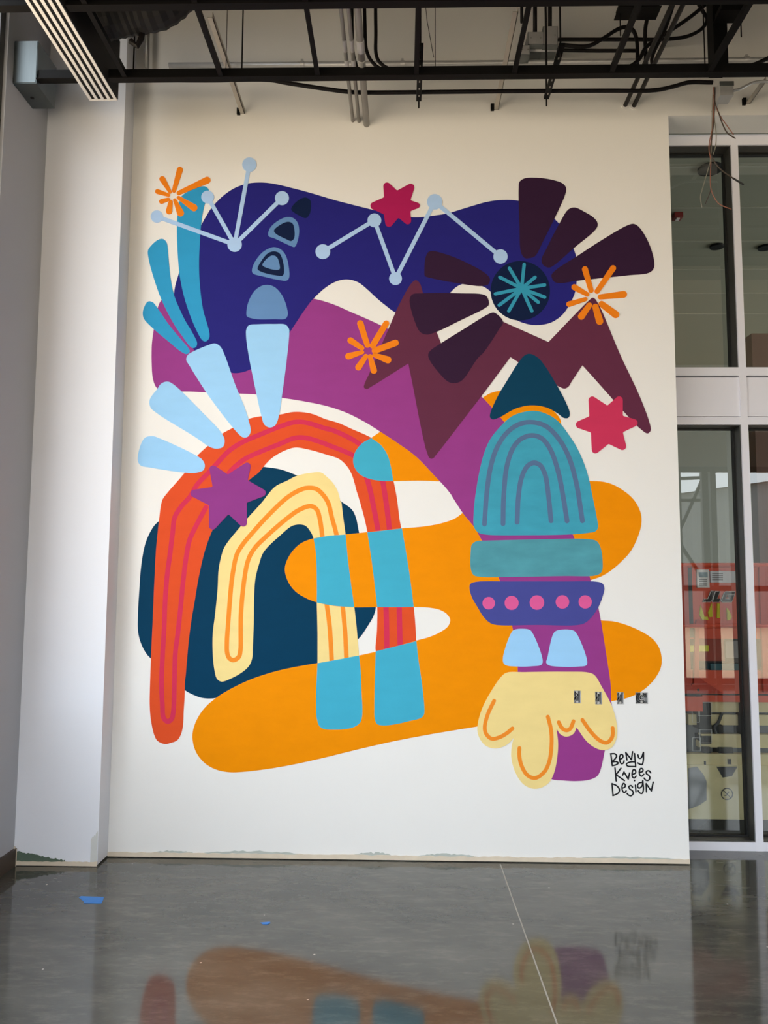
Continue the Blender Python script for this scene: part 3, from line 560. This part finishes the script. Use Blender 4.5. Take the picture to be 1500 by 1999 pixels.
for (px, py, lb) in ((1221, 206, 'left'), (1238, 207, 'right')):
    p = U(px, py, 0); t = pipe('conduit', [(p.x, 0, p.z), (p.x, -2.4, p.z)], .015, M_black2, 'black conduit entering the wall with a white plaster ring, %s of the pair' % lb, None, G1, sp=False)
    MB().tube([(p.x, .001, p.z), (p.x, -.006, p.z)], .030, 10).build('plaster_ring', M_wall, t)
pipe('conduit', [(215, 155), (400, 157), (525, 156), (560, 162), (677, 179), (705, 180.5), (1000, 178), (1180, 177), (1280, 176), (1315, 169), (1345, 161), (1392, 161)], .0135, M_black2, 'long black conduit dipping below the grid beam across the wall', -.3, G1)
pipe('conduit', [(687, -40), (688, 60), (690, 105), (697, 130), (704, 141)], .011, M_black2, 'black conduit between the grey conduits bending at its foot', -.25, G1)
pipe('conduit', [(711, -40), (713, 60), (715, 95), (724, 117), (743, 134), (790, 139)], .012, M_black2, 'black conduit just right of the thick grey conduit bending right', -.21, G1)
pipe('conduit', [(733, -40), (734, 60), (735, 108), (742, 122), (762, 135), (830, 138), (1000, 138)], .012, M_black2, 'black conduit with a wide bend, second right of the grey conduits', -.25, G1)
pipe('conduit', [(1090, 77), (1200, 77), (1310, 76), (1345, 70), (1372, 55), (1381, 38), (1374, 24), (1340, -30)], .012, M_black2, 'black conduit hooking upwards beside the tall black trunking', -.15, G1)
pipe('conduit', [(1090, 98), (1150, 99), (1243, 99)], .012, M_black2, 'short level black conduit below the junction boxes', -.15, G1)
pipe('conduit', [(1098, 88), (1148, 90), (1178, 75), (1205, 58), (1220, 53), (1235, 58), (1243, 75), (1245, 133)], .013, M_black2, 'humped black conduit rising from the junction boxes and dropping', -.2, G1)
pipe('conduit', [(1195, 136), (1225, 132), (1248, 116), (1262, 92), (1300, 66), (1355, 28), (1420, -30)], .013, M_black2, 'black conduit climbing diagonally to the right over the grid', -.28, G1)
pipe('conduit', [(1275, -30), (1264, 35), (1260, 60), (1261, 100), (1262, 136)], .013, M_black2, 'black vertical conduit right of the humped one', -.25, G1)
pipe('conduit', [(1330, -40), (1300, 55), (1276, 105), (1273, 122), (1283, 136), (1378, 138)], .011, M_black2, 'slanting black conduit curling along the beam', -.36, G1)
pipe('conduit', [(1404, 138), (1440, 132), (1470, 127), (1500, 114), (1560, 90)], .014, M_black2, 'black conduit leaving the frame at the right above the hanging wires', -.3, G1)
pipe('conduit', [(1426, 177), (1442, 175), (1456, 168), (1472, 161), (1500, 159), (1560, 160)], .009, M_galv, 'thin galvanised conduit curving out of the box above the hanging wires', -.25, G1)
pipe('conduit', [(289, -20), (288, 60), (287, 133)], .016, mat('grey_conduit', (150, 148, 145), .4, .5), 'grey vertical conduit at the left end of the wall', -.06, G1, sp=False)
for (px, y0, y1, r, lb) in ((1019, -40, 44, .011, 'left'), (1045, -40, 62, .014, 'middle'), (1074, -40, 52, .014, 'right')):
    pipe('conduit', [(px, y0), (px, y1)], r, M_black2, 'black vertical conduit feeding the junction boxes, %s of three' % lb, -.13, G1, sp=False)
tr = thing('cable_trunking', U(1401, 141, -.4), 'tall black trunking above the hanging wires', 'trunking')
a, b = U(1391, 141, -.4), U(1411, -60, -.4); box('body', (a.x, -.44, a.z), (b.x, -.34, b.z), M_black, tr)
for (x0, y0, x1, y1, lb) in ((1207, 12, 1283, 25, 'longer black strip fixture at the top of the frame left of the trunking'), (1403, 17, 1450, 31, 'short black strip fixture at the top of the frame right of the trunking')):
    a, b = U(x0, y1, -.5), U(x1, y0, -.5); t = thing('strip_fixture', (a.x, -.5, a.z), lb, 'light fixture')
    box('body', (a.x, -.55, a.z), (b.x, -.45, b.z), M_black, t); box('lip', (a.x - .01, -.56, a.z - .006), (b.x + .01, -.44, a.z), tb, t)
    for xx in (a.x + .03, b.x - .03): MB().tube([(xx, -.5, b.z), (xx, -.5, ZTOP)], .004, 6).build('hanger_rod', M_black2, t)
jb = 'junction boxes on the upper wall'
for (x0, y0, x1, y1, lb) in ((1031, 62, 1062, 87, 'square grey junction box in the middle of the cluster'), (1061, 51, 1089, 88, 'taller grey junction box at the right of the cluster'), (1017, 88, 1035, 107, 'small low grey junction box at the left of the cluster')):
    a, b = U(x0, y1, -.18), U(x1, y0, -.18); t = thing('junction_box', (a.x, -.1, a.z), lb, 'junction box', jb)
    box('body', (a.x, -.18, a.z), (b.x, -.001 if y1 < 100 else -.09, b.z), M_galvd, t); box('cover', (a.x + .004, -.184, a.z + .004), (b.x - .004, -.18, b.z - .004), M_galv, t)
    for q in (.2, .8): MB().tube([(a.x + (b.x - a.x) * q, -.184, (a.z + b.z) / 2), (a.x + (b.x - a.x) * q, -.188, (a.z + b.z) / 2)], .005, 8).build('screw', scr, t)
pipe('conduit', [(1032, 98), (1090, 98)], .012, M_galv, 'short bright galvanised stub under the junction boxes', -.12, G1, sp=False)
a, b = U(1407, 186, -.3), U(1432, 159, -.3); t = thing('junction_box', (a.x, -.25, a.z), 'galvanised junction box where the hanging wires come out', 'junction box', jb)
box('body', (a.x, -.3, a.z), (b.x, -.2, b.z), M_galv, t); box('cover', (a.x - .003, -.304, b.z - .03), (b.x + .003, -.3, b.z), M_galvd, t)
MB().bar((b.x - .02, -.2, b.z - .02), (b.x - .02, -.0, b.z - .02), .02, .004).build('bracket', M_galv, t)
# braces and slotted channels square to the wall
wh = mat('pale_brace_angle', (176, 170, 160), .5, .2, .08, 8)
for (px, py, lb) in ((474, 222, 'left of the grey conduits'), (969, 214, 'above the dark rays'), (1460, 203, 'near the right edge')):
    p = U(px, py, 0); t = thing('brace_angle', p, 'pale steel angle bracing the grid back to the wall, %s' % lb, 'brace', 'wall braces')
    L_ = .95 if px < 1400 else .25
    m_ = MB(); m_.box((p.x - .016, -L_, p.z - .002), (p.x + .016, -.001, p.z + .002)); m_.box((p.x + .012, -L_, p.z - .002), (p.x + .016, -.001, p.z + .03)); m_.build('angle', wh, t)
    box('foot', (p.x - .038, -.02, p.z - .012), (p.x - .016, -.001, p.z + .034), M_black, t)
for (px0, py0, px1, py1, lb) in ((818, 191, 820, 90, 'under the left wire'), (1067, 187, 1098, 90, 'under the junction boxes')):
    p = U(px0, py0, -.27); p.z -= .024; q = UZ(px1, py1, p.z); t = thing('strut_channel', p, 'black slotted strut channel carrying conduit, %s' % lb, 'strut channel', 'strut channels')
    MB().box((p.x - .017, q.y, p.z), (p.x + .017, p.y, p.z + .020)).build('channel', M_black, t)
    nsl = 6
    for k in range(nsl): y = p.y - .05 - k * (p.y - q.y - .1) / nsl; box('slot', (p.x - .004, y - .018, p.z - .0012), (p.x + .004, y, p.z), mat('slot_glint', (150, 146, 138), .5), t)
    for y in (p.y - .005, q.y + .05): MB().tube([(p.x, y, p.z - .05), (p.x, y, ZTOP)], .005, 6).build('threaded_rod', M_black2, t)

# hanging wires
hw_ = thing('hanging_wires', U(1393, 165, -.25), 'loose bundle of copper-coloured and grey wires hanging in front of the upper pane', 'wires')
cop = mat('copper_wire', (146, 92, 74), .45, .1, .1, 20); gry = mat('grey_wire', (128, 124, 112), .5); dk = mat('dark_wire', (66, 54, 46), .5)
def WC(u, v): return U(1280 + u / 6.664, 200 + v / 6.664, -.25)
for P, r, m_ in (([(755, -200), (750, -20), (755, 150), (738, 350), (700, 540), (700, 640), (720, 740), (715, 1000), (725, 1130), (770, 1240), (830, 1320), (990, 1390)], .0032, cop), ([(775, -200), (770, 0), (760, 250), (735, 450), (725, 680), (790, 800), (860, 880), (1010, 985)], .0042, dk), ([(1005, 982), (1080, 1028), (1150, 1070)], .006, wire_k),
                 ([(750, -120), (740, 100), (735, 400), (720, 740), (690, 860), (620, 1100), (588, 1230), (610, 1370)], .003, gry), ([(775, -150), (775, 0), (830, 150), (870, 270), (940, 400), (1045, 470)], .0042, dk), ([(770, -120), (780, 30), (860, 200), (930, 300), (1020, 425)], .003, cop), ([(760, 100), (775, 270), (790, 400), (785, 560), (750, 680)], .003, gry), ([(725, 1130), (690, 1230), (650, 1320)], .003, dk), ([(765, -100), (768, 100), (748, 350), (715, 560)], .0032, cop)):
    MB().tube(catmull([WC(*p) for p in P], False, 6), r, 6).build('wire', m_, hw_, smooth=True)

# ------------------------------------------------------------------ linear slot diffuser, plenum and flexible duct
x0, x1, ye = e0.x, e1.x, (e0.y + e1.y) / 2
df = thing('slot_diffuser', ((x0 + x1) / 2, ye, zd), 'white linear slot diffuser with black slots at the upper left', 'air diffuser')
wm = mat('diffuser_white', (240, 238, 236), .5); yn = YSOF + .002; W_ = x1 - x0; bw = W_ * .105; gp = (W_ - 5 * bw) / 4
for k in range(5): xx = x0 + k * (bw + gp); box('blade', (xx, yn, zd), (xx + bw, ye, zd + .005), wm, df)
box('end_cap', (x0, ye, zd), (x1, ye + .012, zd + .005), wm, df)
box('plenum_box', (x0 + .004, yn, zd + .007), (x1 + .004, ye + .01, zd + .40), mat('black_plenum', (14, 13, 14), .8), df)
dt = thing('flexible_duct', U(230, 30, -.95), 'black insulated flexible duct above the grid at the upper left', 'duct')
P = catmull([Vector((x1 + .06, -.95, U(170, 28, -.95).z)), U(250, 15, -.95), U(310, 2, -.95), U(350, -40, -.95), U(360, -120, -.95)], False, 8)
MB().tube(P, [.14 + .006 * (i % 2) for i in range(len(P))], 18).build('sleeve', mat('black_duct_wrap', (15, 14, 15), .75, 0, .2, 8), dt)
MB().tube([U(278, 60, -.9), U(276, 75, -.9), U(268, 90, -.9), U(255, 80, -.9)], .018, 8).build('strap', M_black2, dt)

# steel box on the left wall
A_ = UX(25, 163, XL); yf = A_.y; yb = UX(63, 217, XL).y; zb = A_.z; xr = U(71, 163, yf).x; zt = U(71, 80, yf).z
bx = thing('wall_box', (XL, yb, zb), 'brushed steel box fixed high on the left wall', 'steel box')
stl = mat('brushed_steel_box', (98, 105, 107), .35, .75, .08, 6, stretch=(30, 30, 1))
box('body', (XL + .001, yf, zb), (xr, yb, zt), stl, bx); box('front_plate', (XL + .001, yf - .004, zb + .004), (xr - .004, yf, zt - .004), stl, bx)
p = UZ(63, 191, zb); MB().tube([(p.x, p.y, zb), (p.x, p.y, zb - .003)], .012, 14).build('knockout', M_gasket, bx)

# ------------------------------------------------------------------ tape on the floor
blue = mat('blue_masking_tape', (58, 128, 208), .6, 0, .08, 30)
for P, lb in ((((154, 1752), (158, 1750), (203, 1751), (201, 1758), (198, 1763.5), (164, 1763), (163, 1759)), 'larger torn strip of blue tape on the floor before the pier'), (((508, 1801), (527, 1800), (528, 1802), (522, 1804.5), (513, 1804)), 'tiny scrap of blue tape on the floor below the mural')):
    Q = [UZ(x, y, .0015) for x, y in P]; n = len(Q)
    vs = [(q.x, q.y, .0005) for q in Q] + [(q.x, q.y, .0015 + .002 * (i % 2)) for i, q in enumerate(Q)]
    fs = [tuple(range(n, 2 * n))] + [(i, (i + 1) % n, (i + 1) % n + n, i + n) for i in range(n)]
    add('tape_strip', vs, fs, blue, label=lb, cat='tape', group='tape on the floor')

# ------------------------------------------------------------------ scissor lift behind the glass
YF = YG + .42
def LP(px, py, dy=0): return U(px, py, YF + dy)
lf = thing('scissor_lift', (LP(1420, 1600).x, YF + .4, 0), 'orange-red and beige scissor lift parked right behind the storefront glass', 'scissor lift')
lr = mat('lift_red', (214, 84, 58), .45, 0, .05, 4); ld = mat('lift_deep_red', (180, 50, 28), .45, 0, .05, 4); be = mat('lift_beige', (212, 202, 158), .5, 0, .05, 4); dg_ = mat('lift_dark', (34, 36, 40), .5); gy = mat('lift_grey', (120, 124, 130), .5); wht = mat('placard_white', (226, 230, 232), .5); hv = mat('hi_vis_yellow', (206, 210, 40), .5)
def lb_(name, x0, y0, x1, y1, d0, d1, m, parent=lf):
    a, b = LP(x0, y1, d0), LP(x1, y0, d0); return box(name, (a.x, YF + d0, a.z), (b.x, YF + d1, b.z), m, parent)
XA, XB = 1285, 1720
lb_('side_panel', XA, 1104, XB, 1246, .02, .05, lr)
for y in (1103, 1222): a, b = LP(XA, y), LP(XB, y); MB().tube([a, b], .016, 8).build('guard_rail', lr, lf)
for x in (1335, 1492, 1600): lb_('guard_post', x, 1100, x + 8, 1352, -.012, .012, ld)
lb_('panel_seam', 1347, 1108, 1351, 1245, .012, .022, dg_)
pn = lb_('document_holder', 1362, 1112, 1385, 1147, -.004, .02, wht); lb_('sheet', 1365, 1117, 1382, 1127, -.006, -.004, mat('placard_blue_grey', (150, 172, 184), .5), pn)
for k in range(4): lb_('print_line', 1366, 1131 + k * 3.5, 1381, 1132.4 + k * 3.5, -.006, -.004, gy, pn)
pn = lb_('placard', 1388, 1115, 1442, 1137, .0, .02, mat('placard_pale', (206, 214, 222), .5))
for k in range(4): lb_('print_line', 1391, 1119 + k * 4, 1412, 1120.5 + k * 4, -.002, .0, gy, pn)
# slanted three letter maker's mark, black with a pale outline
lg = thing('maker_mark', LP(1405, 1165), parent=lf)
def lpoly(name, P, d, m, parent):
    W = [LP(x, y, d) for x, y in P]; n = len(W); vs = W + [Vector((q.x, YF + .02, q.z)) for q in W]; fs = []
    for t in tessellate_polygon([[Vector((q.x, q.z, 0)) for q in W]]): fs.append(tuple(t))
    fs += [(i, (i + 1) % n, (i + 1) % n + n, i + n) for i in range(n)]
    return add(name, vs, fs, m, parent)
def LM(P): return [(1280 + u / 6.245, 980 + v / 6.247) for u, v in P]
for P in ([(680, 1085), (730, 1085), (690, 1195), (672, 1218), (580, 1218), (598, 1182), (640, 1182)], [(735, 1088), (790, 1088), (752, 1180), (792, 1180), (776, 1220), (696, 1220)], [(862, 1090), (975, 1090), (962, 1128), (872, 1128), (852, 1182), (905, 1182), (915, 1160), (880, 1160), (892, 1134), (964, 1134), (932, 1220), (812, 1220), (806, 1205), (845, 1102)]):
    c_ = LM(P); cc = (sum(p[0] for p in c_) / len(c_), sum(p[1] for p in c_) / len(c_))
    lpoly('letter', c_, .002, dg_, lg)
    W = [LP(x, y, .004) for x, y in c_]; MB().tube(W + [W[0]], .0028, 4, False).build('letter_outline', wht, lg)
for P in ([(555, 1260), (600, 1400), (640, 1400), (650, 1440), (575, 1440), (540, 1380)], [(690, 1230), (700, 1400), (660, 1405), (645, 1350)], [(755, 1240), (785, 1240), (788, 1415), (752, 1415)], [(872, 1290), (905, 1330), (930, 1400), (912, 1440), (880, 1445)], [(370, 1750), (650, 1750), (650, 1820), (372, 1828)]):
    lpoly('warning_sticker', LM(P), .006, hv, lf)
# deck edge, bracket, dark gap
lb_('deck_edge', XA, 1311, XB, 1353, .03, 1.1, lr); lb_('deck_slot', XA, 1353, XB, 1360, .05, 1.1, dg_); lb_('lower_edge', XA, 1360, 1372, 1388, .03, 1.1, lr); lb_('lower_edge', 1372, 1360, XB, 1370, .03, 1.1, lr)
lb_('control_bay', XA, 1246, XB, 1311, .12, 1.0, dg_); lb_('control_box', 1418, 1252, 1444, 1284, .06, .12, gy); lb_('tool_tray', 1388, 1296, 1450, 1309, .05, .12, mat('teal_tarp', (44, 92, 104), .6)); lb_('skirt', 1360, 1246, 1414, 1290, .07, .12, mat('lift_dull_red', (150, 62, 48), .5))
lpoly('bracket', [(1361, 1210), (1382, 1210), (1382, 1222), (1366, 1222), (1366, 1322), (1376, 1330), (1412, 1353), (1330, 1353), (1356, 1334), (1358, 1225)], -.01, ld, lf)
p = LP(1364, 1347, -.012); MB().tube([p, p + Vector((0, .01, 0))], .010, 8).build('bolt', dg_, lf)
# folded scissor stack
for (x0, y0, x1, y1, d) in ((1385, 1372, XB, 1390, .1), (1345, 1398, XB, 1415, .12), (1370, 1436, XB, 1448, .08), (1365, 1450, XB, 1459, .1), (1335, 1475, XB, 1497, .04)): lb_('scissor_arm', x0, y0, x1, y1, d, d + .06, be)
lb_('stack_backing', XA, 1388, XB, 1500, .2, .9, gy)
for (x0, y0, x1, y1) in ((1366, 1372, 1388, 1424), (1370, 1437, 1389, 1452), (1373, 1459, 1388, 1474), (1448, 1372, 1456, 1440), (1404, 1416, 1412, 1432), (1405, 1460, 1432, 1474)): lb_('pivot_block', x0, y0, x1, y1, .07, .2, dg_)
for (x0, y0, x1, y1) in ((1352, 1387, 1366, 1410), (1364, 1371, 1390, 1397), (1353, 1440, 1368, 1466), (1367, 1424, 1390, 1450)):
    P = [LP(x0, y0, .06), LP(x1, y0, .06), LP(x1, y1, .06), LP(x0, y1, .06), LP(x0, y0, .06)]; MB().tube(P, .0022, 4).build('wire_guard', wht, lf)
P = catmull([LP(1410, 1392, .08), LP(1403, 1410, .08), LP(1395, 1420, .08), LP(1398, 1432, .08)], False, 5); MB().tube(P, .012, 8).build('hydraulic_hose', dg_, lf)
lb_('latch', 1422, 1482, 1428, 1492, .03, .05, dg_); lb_('latch', 1376, 1486, 1379, 1493, .03, .05, dg_)
# chassis with a round no-step mark
lb_('chassis', XA, 1497, XB, 1598, .02, .85, be)
lpoly('wheel_arch', [(1345, 1500), (1362, 1497), (1374, 1512), (1380, 1525), (1380, 1562), (1366, 1572), (1345, 1580)], .012, gy, lf)
lpoly('cutout', [(1400, 1497), (1440, 1497), (1430, 1515), (1412, 1518)], .012, dg_, lf)
ring = [LP(1420 + 11 * math.cos(2 * math.pi * k / 24), 1550 + 11 * math.sin(2 * math.pi * k / 24), .012) for k in range(25)]
nm = thing('no_step_mark', LP(1420, 1550), parent=lf); MB().tube(ring, .0035, 5, False).build('ring', dg_, nm); MB().tube([LP(1412, 1542, .012), LP(1428, 1558, .012)], .003, 5).build('slash', dg_, nm)
MB().tube([LP(1424, 1545, .012), LP(1419, 1553, .012), LP(1415, 1553, .012)], .003, 5).build('foot_symbol', dg_, nm)
for x in (1352, 1690):
    p = LP(x, 1600); c_ = Vector((p.x, YF + .1, .16)); MB().tube([c_ + Vector((0, -.06, 0)), c_ + Vector((0, .1, 0))], .16, 24).build('wheel', dg_, lf); MB().tube([c_ + Vector((0, -.066, 0)), c_ + Vector((0, -.05, 0))], .08, 18).build('wheel_hub', gy, lf)
